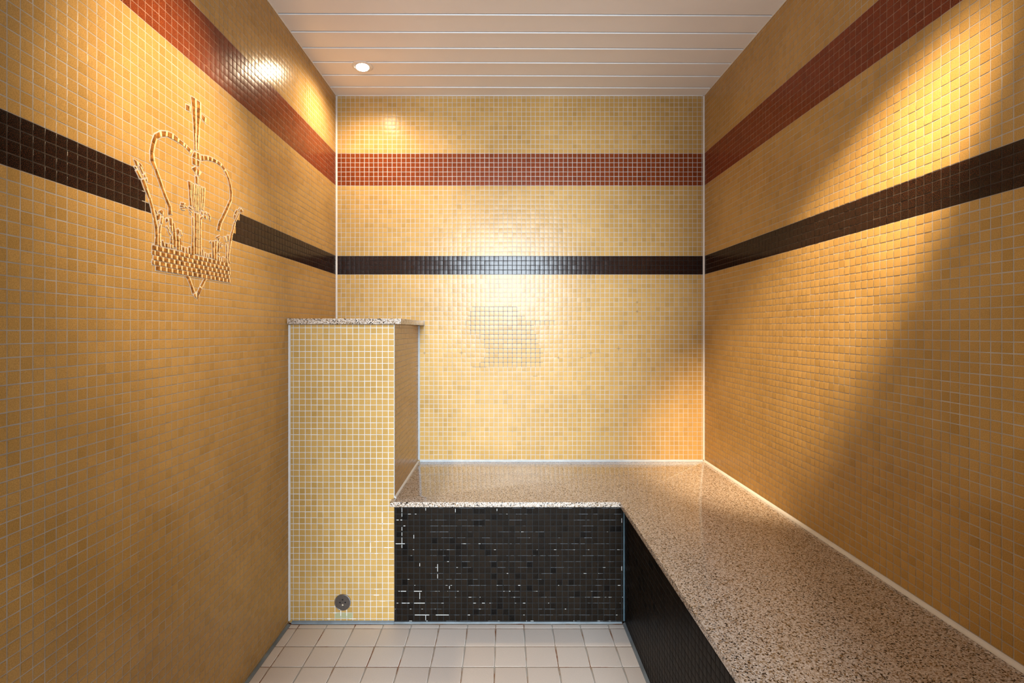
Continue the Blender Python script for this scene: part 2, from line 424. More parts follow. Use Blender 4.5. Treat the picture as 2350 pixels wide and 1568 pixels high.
# ---------------------------------------------------------------- sealant beads in the corners of the room
trim_no = [0]
def bead(p0, p1, d1, d2, r, mat, r2=None):
    """a concave-free fillet of sealant from p0 to p1 filling the corner between directions d1 and d2"""
    r2 = r2 or r
    p0, p1, d1, d2 = (Vector(t) for t in (p0, p1, d1, d2))
    bm = bmesh.new(); n = 5; A, B = [], []
    prof = [Vector((0, 0, 0))]
    for k in range(n+1):
        a = math.pi/2*k/n
        prof.append(d1*r*(math.cos(a)*.55 + .45*(1-k/n)) + d2*r2*(math.sin(a)*.55 + .45*k/n))
    A = [bm.verts.new(p0+q) for q in prof]; B = [bm.verts.new(p1+q) for q in prof]
    m = len(prof)
    for i in range(m): bm.faces.new((A[i], A[(i+1) % m], B[(i+1) % m], B[i]))
    bm.faces.new(A); bm.faces.new(B[::-1])
    trim_no[0] += 1
    return struct(bm_obj('trim_%d' % trim_no[0], bm, mat, smooth=True))
e = .0003
bead((XL+e, YB-e, PZ+.022), (XL+e, YB-e, H-.003), (1, 0, 0), (0, -1, 0), .0062, M_CAULK)
bead((XR-e, YB-e, BEN+.008), (XR-e, YB-e, H-.003), (-1, 0, 0), (0, -1, 0), .0062, M_CAULK)
bead((XL+.007, YB-e, H-.0002), (XR-.007, YB-e, H-.0002), (0, 0, -1), (0, -1, 0), .0032, M_CAULK)
bead((XL+e, YF+.01, H-.0002), (XL+e, YB-.007, H-.0002), (0, 0, -1), (1, 0, 0), .0035, M_CAULK)
bead((XR-e, YF+.01, H-.0002), (XR-e, YB-.007, H-.0002), (0, 0, -1), (-1, 0, 0), .0035, M_CAULK)
bead((PX1+.008, YB-e, BEN+e), (XR-.007, YB-e, BEN+e), (0, 0, 1), (0, -1, 0), .0062, M_CAULK_BL)
bead((XR-e, YF+.01, BEN+e), (XR-e, YB-.007, BEN+e), (0, 0, 1), (-1, 0, 0), .0085, M_CAULK)
bead((PX1+e, YB-e, BEN+.008), (PX1+e, YB-e, PZ-.002), (1, 0, 0), (0, -1, 0), .006, M_CAULK_BL)
bead((PX1+e, PY0+.004, BEN+e), (PX1+e, YB-.008, BEN+e), (1, 0, 0), (0, 0, 1), .006, M_CAULK)
bead((XL+e, PY0-e, .010), (XL+e, PY0-e, PZ-.002), (1, 0, 0), (0, -1, 0), .0058, M_CAULK)
# floor joints
bead((XL+e, YF+.01, e), (XL+e, PY0-.012, e), (1, 0, 0), (0, 0, 1), .0110, M_CAULK_GR, .004)
bead((XL+.012, PY0-e, e), (PX1, PY0-e, e), (0, 0, 1), (0, -1, 0), .0085, M_CAULK_GR)
bead((PX1, PY0-e, e), (RX-.010, PY0-e, e), (0, 0, 1), (0, -1, 0),   .0045, M_CAULK_GR)
bead((RX-e, YF+.01, e), (RX-e, PY0-.010, e), (-1, 0, 0), (0, 0, 1), .0085, M_CAULK_GR)
bead((RX-e, PY0-e, .008), (RX-e, PY0-e, BEN-SLAB-.002), (-1, 0, 0), (0, -1, 0), .0042, M_CAULK_TEAL)

# ---------------------------------------------------------------- tiled pedestal beside the left wall
mb = MB()
xa, xb, ya, yb = XL+.0009, PX1, PY0, YB-.0011
mb.box((xa, ya+.0008, .0004), (xb-.0008, yb, PZ-.0004), M_GROUT_WH)
hi, gi = mb.mi(M_HONEY), mb.mi(M_GREEN)
pc = col_edges(xa, xb, xb, .02185); pr = col_edges(0.0004, PZ, PZ-.013, .02185)
qs, ms = [], []
green = {(z, x) for z in (1,) for x in (8, 9, 10)}
gz = min(pr, key=lambda t: abs(t-.0235)); iz = pr.index(gz)
for j, (a, b) in enumerate(zip(pr[:-1], pr[1:])):
    for i, (u0, u1) in enumerate(zip(pc[:-1], pc[1:])):
        g = abs((a+b)/2 - .0265) < .011 and -.626 < (u0+u1)/2 < -.560
        qs.append(rect(u0, u1, a, b)); ms.append(gi if g else hi)
O, U, V = (0, ya, 0), (1, 0, 0), (0, 0, 1)
mb.tiles(qs, ms, O, U, V)
# white lime runs in the joints near the bench and the floor
def jline(x, y): return near(pc, (x-1156)*PY0/1140), near(pr, EYE+(757-y)*PY0/1140)
for (x, y, L, vert) in ((876, 1207, .022, 0), (890, 1207, .020, 0), (877, 1190, .045, 1), (823, 1248, .016, 1), (850, 1262, .035, 1), (885, 1262, .03, 0),
                        (870, 1275, .012, 0), (866, 1250, .016, 0), (877, 1222, .02, 1), (760, 1424, .012, 0), (806, 1424, .025, 0), (826, 1426, .01, 0),
                        (782, 1412, .022, 1), (795, 1412, .022, 1), (770, 1408, .012, 0), (882, 1383, .02, 0), (850, 1383, .02, 0), (866, 1355, .015, 0), (860, 1370, .02, 0)):
    u, z = jline(x, y); w = random.uniform(.0009, .0015)
    if vert: streak(mb, O, U, V, u-w, u+w, z-L/2, z+L/2, M_LIME_WHITE, lift=.0003)
    else: streak(mb, O, U, V, u-L/2, u+L/2, z-w, z+w, M_LIME_WHITE, lift=.0003)
O, U, V = (xb, 0, 0), (0, 1, 0), (0, 0, 1)
sc = col_edges(ya, yb, ya, .02185)
qs = [rect(u0, u1, a, b) for a, b in zip(pr[:-1], pr[1:]) for u0, u1 in zip(sc[:-1], sc[1:])]
mb.tiles(qs, [hi]*len(qs), O, U, V)
ped = tag(mb.build('tiled_pedestal'), 'waist-high box pedestal clad in honey coloured mosaic, standing in the left corner beside the bench', 'pedestal')
bm = bmesh.new(); bm_box(bm, (xb-.0012, ya-.0007, BEN+.002), (xb+.0009, ya+.0012, PZ-.002))
bm_obj('corner_seal', bm, M_CAULK_BL, ped)['label'] = 'pale blue grey sealant line up the outer corner'

def slab(name, poly, z0, z1, bev=.0022, plain=None):
    bm = bmesh.new()
    f = bm.faces.new([bm.verts.new((x, y, z0)) for x, y in poly])
    r = bmesh.ops.extrude_face_region(bm, geom=[f])
    for v in r['geom']:
        if isinstance(v, bmesh.types.BMVert): v.co.z = z1
    bmesh.ops.recalc_face_normals(bm, faces=bm.faces)
    es = [e for e in bm.edges if e.calc_face_angle(0) > .5 and not (plain and all(plain(v.co) for v in e.verts))]
    bmesh.ops.bevel(bm, geom=es, offset=bev, segments=3, profile=.6, affect='EDGES')
    return bm_obj(name, bm, M_GRANITE, smooth=True)
mitre = lambda c: abs((c.y-1.787) - (c.x-.4186)*(2.342-1.787)/(.945-.4186)) < .004 and .4 < c.x
tag(slab('granite_cap_slab', [(XL+.0035, PY0-.026), (-.3733, PY0-.026), (-.3733, YB-.001), (XL+.0035, YB-.001)], PZ+.0003, PZ+.0208),
    'small speckled granite slab capping the tiled pedestal, overhanging its front and side', 'stone slab')
# bench top: two slabs meeting in a diagonal mitre
fx, fy = .4186, 1.787
d = .0003
tag(slab('granite_bench_slab', [(PX1+.0012, YB-.001), (PX1+.0012, PY0-.002), (PX1-.0075, PY0-.002), (PX1-.0075, fy), (fx-d, fy), (XR-.0015-d, YB-.001)], BEN-SLAB, BEN, plain=mitre),
    'speckled granite bench seat along the far wall, from the pedestal to the mitred corner', 'bench seat')
tag(slab('granite_bench_slab', [(fx+d, fy), (fx+d, YF+.012), (XR-.001, YF+.012), (XR-.001, YB-.0018)], BEN-SLAB, BEN, plain=mitre),
    'long speckled granite bench seat running along the right wall towards the viewer', 'bench seat')
k = (YB-fy)/(XR-fx); mx0, mx1 = fx+.20, XR-.022
mb = MB(); zz = BEN+.00012
mb.quad((mx0, fy+(mx0-fx)*k-.0022, zz), (mx1, fy+(mx1-fx)*k-.0022, zz), (mx1, fy+(mx1-fx)*k+.0022, zz), (mx0, fy+(mx0-fx)*k+.0022, zz), M_MITRE)
struct(mb.build('trim_20'))

# ---------------------------------------------------------------- dark tiled bench base (L shaped)
base = empty('bench_base', (RX, PY0, 0))
tag(base, 'L-shaped built-in bench base clad in black-brown mosaic with white streaks, under the granite seats', 'bench base')
zt = BEN - SLAB - .0004
def riser(name, O, U, V, u0, u1, start, marks):
    mb = MB(); ti = mb.mi(M_BROWN)
    cc = col_edges(u0, u1, start, .02185); rr = col_edges(.0004, zt, zt-.017, .02185)
    qs = [rect(a, b, c, d) for a, b in zip(cc[:-1], cc[1:]) for c, d in zip(rr[:-1], rr[1:])]
    mb.tiles(qs, [ti]*len(qs), O, U, V, tilt=.008)
    grout_backing(mb, O, U, V, u0, u1, .0004, zt, .05, M_GROUT_BK)
    # grout_backing paints pale grout; lay the black grout just above it
    streak(mb, O, U, V, u0, u1, .0004, zt, M_GROUT_BK, lift=-.0005)
    for m in marks(cc, rr): streak(mb, O, U, V, *m[:4], m[4] if len(m) > 4 else M_LIME, lift=.0002)
    o = mb.build(name); o.parent = base; o.matrix_parent_inverse = Matrix.Translation(-Vector(base.location)); return o
def marks_far(cc, rr):
    out = []
    r = random.Random(5)
    for i, z in enumerate(rr[1:-1]):
        hz = z/zt
        dens = 1.0 if hz < .35 else (.35 if hz < .75 else .18)
        for a, b in zip(cc[:-1], cc[1:]):
            for _ in range(2):
                if r.random() < dens*.10:
                    c = r.uniform(a, b); L = r.uniform(.002, .011); w = r.uniform(.00025, .0007)*(1.25 if hz < .35 else 1)
                    out.append((c-L/2, min(c+L/2, cc[-1]), z-w, z+w))
    for z in rr[1:-1]:
        u = -.27
        while u < RX - .02:
            L = r.uniform(.006, .05)
            if r.random() < .42: w = r.uniform(.0002, .00042); out.append((u, min(u+L, RX-.004), z-w+r.uniform(-.0002, .0002), z+w, M_HAZE))
            u += L + r.uniform(.001, .02)
    for (x, y0, y1) in ((917, 1166, 1176), (917, 1178, 1186), (917, 1210, 1218), (917, 1222, 1230), (917, 1234, 1248), (917, 1250, 1258), (971, 1166, 1172),
                        (1040, 1168, 1176), (945, 1228, 1236), (960, 1293, 1300), (1000, 1295, 1312), (1000, 1318, 1328), (960, 1360, 1375), (1027, 1345, 1352),
                        (1135, 1168, 1173), (973, 1412, 1424), (1420, 1190, 1200), (1420, 1300, 1310)):
        u = near(cc, (x-1156)*PY0/1140); out.append((u-.0008, u+.0008, EYE+(757-y1)*PY0/1140, EYE+(757-y0)*PY0/1140))
    for (y, x0, x1) in ((1193, 910, 915), (1193, 919, 923), (1207, 905, 916), (1207, 926, 930), (1220, 905, 918), (1222, 905, 910), (1247, 908, 929), (1355, 920, 932), (1355, 950, 968), (1382, 922, 940), (1382, 950, 975), (1410, 952, 985), (1410, 1000, 1030)):
        z = near(rr, EYE+(757-y)*PY0/1140); w = .0011
        out.append(((x0-1156)*PY0/1140, (x1-1156)*PY0/1140, z-w, z+w))
    return [m for m in out if m[0] > PX1+.001]
riser('riser_panel', (0, PY0, 0), (1, 0, 0), (0, 0, 1), PX1+.0012, RX, PX1-.0045+.0109, marks_far)
riser('riser_panel', (RX, 0, 0), (0, -1, 0), (0, 0, 1), -(PY0+.0005), -YF-.012, -PY0, lambda c, r: [])

# ---------------------------------------------------------------- round steel outlet plate low on the pedestal
oc = Vector((-.5920, PY0, .0762)); R = .0303
out = empty('outlet_plate', oc)
tag(out, 'round brushed steel outlet plate with four holes, low on the pedestal front', 'outlet plate')
def ring_mesh(bm, prof, c, seg=64, close=False):
    """lathe: prof = (radius, distance towards the viewer) about the axis -Y through c"""
    rings = []
    for r, dd in prof:
        rings.append([bm.verts.new((c.x + r*math.cos(2*math.pi*k/seg), c.y - dd, c.z + r*math.sin(2*math.pi*k/seg))) for k in range(seg)])
    for A, B in zip(rings[:-1], rings[1:]):
        for k in range(seg): bm.faces.new((A[k], A[(k+1) % seg], B[(k+1) % seg], B[k]))
    return rings
bm = bmesh.new(); ring_mesh(bm, [(R, .0003), (R, .0022), (R-.0006, .0030), (R-.0022, .0033), (R-.0030, .0028)], oc)
bm_obj('rim', bm, M_STEEL_HI, out, smooth=True)
# plate face with four real holes
holes = [(0, .0065*1.55), (-.0098, -.0001), (.0098, .0002), (.0004, -.0100)]
hr = .0026
bm = bmesh.new()
def loop(r, cx, cz, n, dd):
    vs = [bm.verts.new((oc.x+cx+r*math.cos(2*math.pi*k/n), oc.y-dd, oc.z+cz+r*math.sin(2*math.pi*k/n))) for k in range(n)]
    return vs, [bm.edges.new((vs[k], vs[(k+1) % n])) for k in range(n)]
ed = []
_, e1 = loop(R-.0028, 0, 0, 64, .0028); ed += e1
hl = []
for hx, hz in holes:
    v1, e1 = loop(hr+.0006, hx, hz, 20, .0028); ed += e1; hl.append(v1)
bmesh.ops.triangle_fill(bm, use_beauty=True, use_dissolve=False, edges=ed)
for (hx, hz), v1 in zip(holes, hl):
    v2, _ = loop(hr, hx, hz, 20, .0022); v3, _ = loop(hr, hx, hz, 20, .0006)
    for A, B in ((v1, v2), (v2, v3)):
        for k in range(20): bm.faces.new((A[k], A[(k+1) % 20], B[(k+1) % 20], B[k]))
bm_obj('faceplate', bm, M_STEEL, out)
for k, (hx, hz) in enumerate(holes):
    bm = bmesh.new(); c = Vector((oc.x+hx, oc.y, oc.z+hz))
    if k < 3:
        ring_mesh(bm, [(hr, .0008), (hr*.6, .0007), (.0001, .0006)], c, 16); bm_obj('hole', bm, M_HOLE, out, smooth=True)
    else:
        c2 = c + Vector((0, 0, .0012)); ring_mesh(bm, [(.0030, .0010), (.0030, .0030), (.0024, .0036), (.0001, .0038)], c2, 20)
        bm_obj('plug', bm, M_PLUG, out, smooth=True)['label'] = 'cream plug filling the lowest hole'
        bm = bmesh.new(); ring_mesh(bm, [(hr, .0008), (.0001, .0006)], c, 16); bm_obj('hole', bm, M_HOLE, out, smooth=True)

# ---------------------------------------------------------------- crown of gold glass on the left wall
CROWN = {
 'cross': [(2579,6470,2749,6489,2749,6707,2545,6689),(2606,6260,2749,6271,2749,6489,2579,6470),(2632,6049,2749,6059,2749,6271,2606,6260),(2652,5822,2749,5828,2749,6059,2632,6049),(2673,5607,2749,5610,2749,5828,2652,5822),(2681,5386,2749,5385,2749,5610,2673,5607),(2784,6499,2949,6520,2945,6707,2776,6701),(2784,6273,2928,6276,2949,6520,2784,6499),(2784,6048,2889,6052,2928,6276,2784,6273),(2780,5828,2875,5832,2889,6052,2784,6048),(2780,5615,2860,5619,2875,5832,2780,5828),(2784,5430,2833,5441,2860,5619,2780,5615),(2348,6254,2515,6290,2525,6427,2338,6392),(2992,6310,3144,6256,3177,6395,2988,6426)],
 'orb': [(2596,5178,2759,5183,2759,5344,2657,5320),(2784,5192,2928,5202,2885,5356,2780,5345),(2606,4997,2755,5009,2759,5167,2592,5157),(2784,5005,2889,5034,2917,5166,2784,5160),(2749,4786,2759,4882,2739,4980,2579,4875),(2797,4778,2875,4783,2960,4894,2791,4956),(2728,4552,2833,4550,2822,4734,2718,4734)],
 'arch': [(2386,5379,2357,5287,2514,5238,2585,5326),(2299,5396,2279,5309,2357,5287,2386,5379),(2081,5424,2062,5332,2279,5309,2299,5396),(1880,5466,1871,5331,2062,5332,2081,5424),(1668,5448,1650,5323,1871,5331,1880,5466),(1446,5371,1471,5248,1650,5323,1668,5448),(1233,5212,1314,5136,1471,5248,1446,5371),(1146,5015,1257,4989,1314,5136,1233,5212),(1090,4782,1209,4779,1257,4989,1146,5015),(1098,4567,1233,4607,1209,4779,1090,4782),(1233,4409,1314,4447,1233,4607,1098,4567),(1331,4224,1430,4271,1314,4447,1233,4409),(1446,4046,1530,4087,1430,4271,1331,4224),(1564,3858,1650,3899,1530,4087,1446,4046),(1694,3681,1799,3707,1650,3899,1564,3858),(1694,3498,1826,3541,1799,3707,1694,3681)],
 'arch.001': [(2960,5338,2981,5201,3089,5258,3068,5373),(3068,5373,3089,5258,3289,5319,3278,5429),(3278,5429,3289,5319,3460,5350,3483,5447),(3483,5447,3460,5350,3671,5367,3695,5451),(3695,5451,3671,5367,3889,5349,3913,5427),(3913,5427,3889,5349,4050,5261,4126,5313),(4126,5313,4050,5261,4203,5116,4281,5169),(4281,5169,4203,5116,4294,4935,4398,4980),(4398,4980,4294,4935,4333,4730,4451,4763),(4451,4763,4333,4730,4320,4553,4425,4537),(4425,4537,4320,4553,4101,4226,4229,4214),(4229,4214,4101,4226,3913,3956,4038,3935),(4038,3935,3913,3956,3779,3794,3913,3767),(3913,3767,3779,3794,3731,3687,3864,3645),(3864,3645,3731,3687,3683,3539,3828,3543)],
 'flame': [(668,4308,734,4346,741,4402,596,4428),(646,4247,690,4261,675,4305,610,4273),(785,4346,868,4330,830,4383,749,4405),(778,4073,838,4102,734,4243,668,4200),(845,4191,890,4227,808,4348,749,4334),(905,4139,959,4161,943,4239,890,4173),(959,4073,1005,4086,997,4139,951,4125),(921,3896,1013,3933,913,4103,830,4056),(1044,3714,1114,3739,1013,3933,921,3896),(1122,3511,1201,3536,1114,3739,1044,3714),(1185,3313,1266,3331,1201,3536,1122,3511),(1241,3110,1339,3125,1266,3331,1185,3313),(1262,2917,1347,2933,1339,3125,1241,3110),(1239,2710,1354,2730,1347,2933,1262,2917),(1277,3435,1323,3414,1331,3469,1239,3512),(1300,3311,1339,3288,1347,3430,1300,3419),(1520,3432,1528,3527,1456,3559,1378,3502),(1339,3299,1409,3347,1425,3437,1354,3442),(1339,3201,1370,3219,1378,3285,1339,3277),(1425,3241,1488,3244,1520,3404,1448,3377),(1370,3013,1433,3015,1456,3216,1393,3202),(1362,2796,1433,2797,1433,3015,1370,3013),(1370,2700,1440,2712,1433,2797,1362,2796)],
 'fleur': [(1616,3305,1706,3369,1674,3417,1592,3366),(1690,3132,1731,3140,1665,3215,1616,3205),(1748,3031,1798,3052,1706,3129,1665,3121),(1773,2930,1832,2935,1840,3032,1790,3017),(1764,2844,1848,2837,1848,2932,1773,2919),(2020,3072,2107,3192,2072,3243,1968,3199),(2143,3095,2196,3117,2161,3214,2125,3196),(1488,2720,1584,2725,1520,2856,1472,2848),(1600,2716,1682,2730,1682,2808,1600,2805),(1698,2722,1756,2731,1756,2821,1706,2812),(1790,2725,1857,2725,1865,2817,1790,2815),(1748,3266,1840,3274,1832,3430,1723,3439),(1790,3129,1848,3118,1840,3274,1748,3266),(1857,3137,1942,3148,1908,3339,1840,3347),(1874,2943,1977,2933,1942,3148,1857,3137),(1882,2763,1968,2778,1977,2933,1874,2943),(1994,2942,2090,2947,2081,3072,1985,3065),(2002,2806,2090,2809,2090,2947,1994,2942),(2002,2715,2090,2729,2090,2809,2002,2806),(2099,2903,2161,2856,2125,3057,2090,3062),(2107,2732,2178,2731,2161,2856,2099,2903)],
 'fleur.001': [(2205,2713,2287,2702,2305,2822,2205,2829),(2341,2710,2415,2698,2424,2818,2332,2826),(2452,2692,2537,2717,2527,2871,2452,2858),(2593,3444,2654,3445,2660,3651,2583,3646),(2599,3218,2654,3223,2654,3445,2593,3444),(2583,3011,2654,3024,2654,3223,2599,3218),(2564,2805,2670,2822,2654,3024,2583,3011),(2564,2697,2670,2701,2670,2822,2564,2805),(2699,3563,2787,3570,2777,3787,2689,3778),(2699,3358,2787,3364,2787,3570,2699,3563),(2689,3133,2787,3139,2787,3364,2699,3358),(2689,2909,2777,2918,2787,3139,2689,3133),(2689,2728,2777,2736,2777,2918,2689,2909),(2797,3560,2876,3565,2876,3786,2797,3779),(2797,3353,2876,3363,2876,3565,2797,3560),(2797,3122,2876,3131,2876,3363,2797,3353),(2797,2915,2876,2916,2876,3131,2797,3122),(2797,2733,2876,2732,2876,2916,2797,2915),(2906,3437,2956,3447,2977,3661,2906,3645),(2906,3228,2967,3227,2956,3447,2906,3437),(2896,3005,2967,3005,2967,3227,2906,3228),(2906,2725,2987,2725,2967,3005,2896,3005),(3017,2729,3079,2726,3069,2873,3007,2901),(3131,2721,3183,2716,3172,2827,3131,2821),(3235,2717,3288,2719,3288,2807,3235,2806),(2456,4308,2555,4330,2545,4523,2416,4509),(2475,4100,2545,4118,2555,4330,2456,4308),(2495,3917,2586,3926,2545,4118,2475,4100),(2567,4352,2608,4351,2604,4515,2559,4514),(2575,4190,2626,4191,2608,4351,2567,4352),(2596,4043,2636,4054,2626,4191,2575,4190),(2626,3898,2677,3911,2636,4054,2596,4043),(2626,4229,2698,4242,2677,4498,2616,4499),(2657,4072,2708,4078,2698,4242,2626,4229),(2687,3913,2728,3924,2708,4078,2657,4072),(2687,3811,2728,3821,2728,3924,2687,3913),(2718,4254,2780,4258,2791,4518,2718,4510),(2728,4013,2780,4014,2780,4258,2718,4254),(2735,3823,2784,3828,2780,4014,2728,4013),(2797,4263,2868,4269,2868,4515,2801,4509),(2797,4018,2864,4022,2868,4269,2797,4263),(2793,3824,2847,3830,2864,4022,2797,4018),(2885,4325,2945,4335,2949,4525,2885,4527),(2885,4118,2932,4117,2945,4335,2885,4325),(2889,3898,2932,3896,2932,4117,2885,4118),(2962,4294,3035,4301,3031,4523,2962,4516),(2945,4107,3000,4102,3035,4301,2962,4294),(2940,3937,2992,3936,3000,4102,2945,4107),(3050,4318,3116,4309,3133,4532,3046,4527),(3022,4127,3083,4129,3116,4309,3050,4318),(3003,3926,3068,3928,3083,4129,3022,4127),(2970,3807,3035,3822,3046,3897,2960,3876),(2147,3851,2280,3875,2319,3922,2147,3903),(2119,3792,2271,3823,2276,3862,2128,3834),(2185,3728,2299,3756,2319,3817,2119,3761),(2309,3833,2338,3813,2387,3839,2296,3867),(2456,3850,2586,3838,2596,3866,2446,3873),(2456,3791,2575,3759,2596,3777,2436,3824),(2505,3705,2555,3685,2555,3717,2475,3748),(2917,3651,3046,3739,3057,3794,2906,3695),(3078,3746,3200,3727,3211,3810,3078,3812),(3100,3831,3177,3855,3188,3911,3111,3886),(3300,3817,3391,3831,3323,3896,3244,3897),(3323,3741,3364,3730,3391,3824,3289,3807)],
 'fleur.002': [(3395,3129,3439,3182,3406,3189,3341,3145),(3716,3303,3830,3389,3807,3411,3626,3325),(3784,3237,3830,3363,3761,3350,3716,3277),(3716,2840,3784,2843,3807,2899,3693,2895),(3830,3153,3946,3199,3876,3227,3807,3162),(3842,3076,3900,3085,3946,3159,3807,3136),(4088,3304,4148,3301,4124,3438,4017,3411),(4221,3355,4282,3352,4294,3504,4184,3483),(3716,2703,3796,2701,3807,2807,3716,2807),(3830,2692,3900,2689,3888,2793,3830,2811),(3946,2688,4017,2691,4017,2838,3946,2828),(4029,2686,4112,2691,4112,2825,4041,2828),(3341,2739,3428,2726,3417,2852,3341,2828),(3460,3026,3548,3034,3570,3199,3449,3184),(3471,2816,3548,2815,3548,3034,3460,3026),(3460,2718,3548,2724,3548,2815,3471,2816),(3592,3112,3671,3099,3705,3236,3604,3230),(3570,2895,3671,2904,3671,3099,3592,3112),(3570,2702,3671,2709,3671,2904,3570,2895),(3716,3068,3807,3070,3773,3208,3727,3200),(3682,2919,3773,2946,3807,3070,3716,3068),(4136,3024,4197,3026,4197,3229,4124,3230),(4124,2813,4197,2810,4197,3026,4136,3024),(4136,2681,4209,2684,4197,2810,4124,2813)],
 'flame.001': [(4923,4305,5045,4398,4950,4446,4857,4353),(4830,4339,4883,4430,4843,4427,4777,4355),(4660,4187,4751,4334,4686,4333,4570,4208),(4545,4036,4647,4170,4583,4197,4532,4116),(4660,3992,4857,4275,4804,4270,4583,3975),(4469,3743,4545,3731,4621,3935,4545,3932),(4368,3532,4456,3535,4545,3731,4469,3743),(4319,3359,4406,3361,4456,3535,4368,3532),(4270,3119,4344,3118,4406,3361,4319,3359),(4233,2937,4307,2935,4344,3118,4270,3119),(4245,2763,4307,2772,4307,2935,4233,2937),(4253,2703,4344,2695,4307,2772,4245,2763)],
 'pendant': [(2399,2056,2498,2108,2470,2133,2313,2127),(2520,1886,2604,1918,2498,2108,2399,2056),(2598,1703,2706,1757,2604,1918,2520,1886),(3217,2136,3083,2130,3070,2106,3143,2070),(3143,2070,3070,2106,2927,1926,3010,1889),(3010,1889,2927,1926,2810,1772,2880,1705),(2706,1615,2775,1612,2763,1751,2649,1685),(2792,1563,2833,1616,2886,1691,2798,1750)],
}

crown = empty('crown_emblem', (XL, 1.28, 1.25))
tag(crown, 'large gold glass mosaic crown with a cross on top, set in the left tiled wall', 'emblem')
# headband: five courses of bricks
bz0, bz1, by0, by1 = 1.2139, 1.2699, 1.1150, 1.4345
hb = []; ch = (bz1-bz0)/5
for k in range(5):
    z0 = bz0 + k*ch; off = (.5 if k % 2 else 0)*.0195
    y = by0 + (.012 if k == 0 else 0) - (0 if k % 2 == 0 else .0098); lim = by1 - (.004 if k == 4 else 0)
    while y < lim - .004:
        w = .0195*random.uniform(.94, 1.06); a = max(y, by0 + (.004 if k in (2,) else 0)); b = min(y+w, lim)
        if b - a > .004: hb.append([int(round(v)) for pt in ((a+.0007, z0+.0005+random.uniform(0, .0004)), (b-.0007, z0+.0005+random.uniform(0, .0004)), (b-.0007, z0+ch-.0005), (a+.0007, z0+ch-.0005)) for v in ((pt[0]-1)*1e4, (pt[1]-1)*1e4)])
        y += w
CROWN['headband'] = [tuple(t) for t in hb]
halo = MB()
def cross_z(o, a, b): return (a[0]-o[0])*(b[1]-o[1]) - (a[1]-o[1])*(b[0]-o[0])
def offset_quad(p, dd):
    """push every side of a convex quad outwards by dd (inwards if negative)"""
    n = len(p); L = []
    for i in range(n):
        a, b = p[i], p[(i+1) % n]; t = b-a; l = np.linalg.norm(t); nn = np.array((t[1], -t[0]))/max(l, 1e-9); L.append((a+nn*dd, t/max(l, 1e-9)))
    res = []
    for i in range(n):
        (a, t1), (b, t2) = L[i-1], L[i]; den = t1[0]*t2[1]-t1[1]*t2[0]
        if abs(den) < .15: res.append(p[i] + (p[i]-p.mean(0))/max(np.linalg.norm(p[i]-p.mean(0)), 1e-9)*dd); continue
        s = ((b[0]-a[0])*t2[1]-(b[1]-a[1])*t2[0])/den; q = a+t1*s
        v = q-p[i]; l = np.linalg.norm(v); m = abs(dd)*1.7
        res.append(p[i]+v*(m/l if l > m else 1))
    return np.array(res)
W = lambda p, dd: np.array((XL+dd, p[0], p[1]))
N0 = np.array((1., 0, 0))
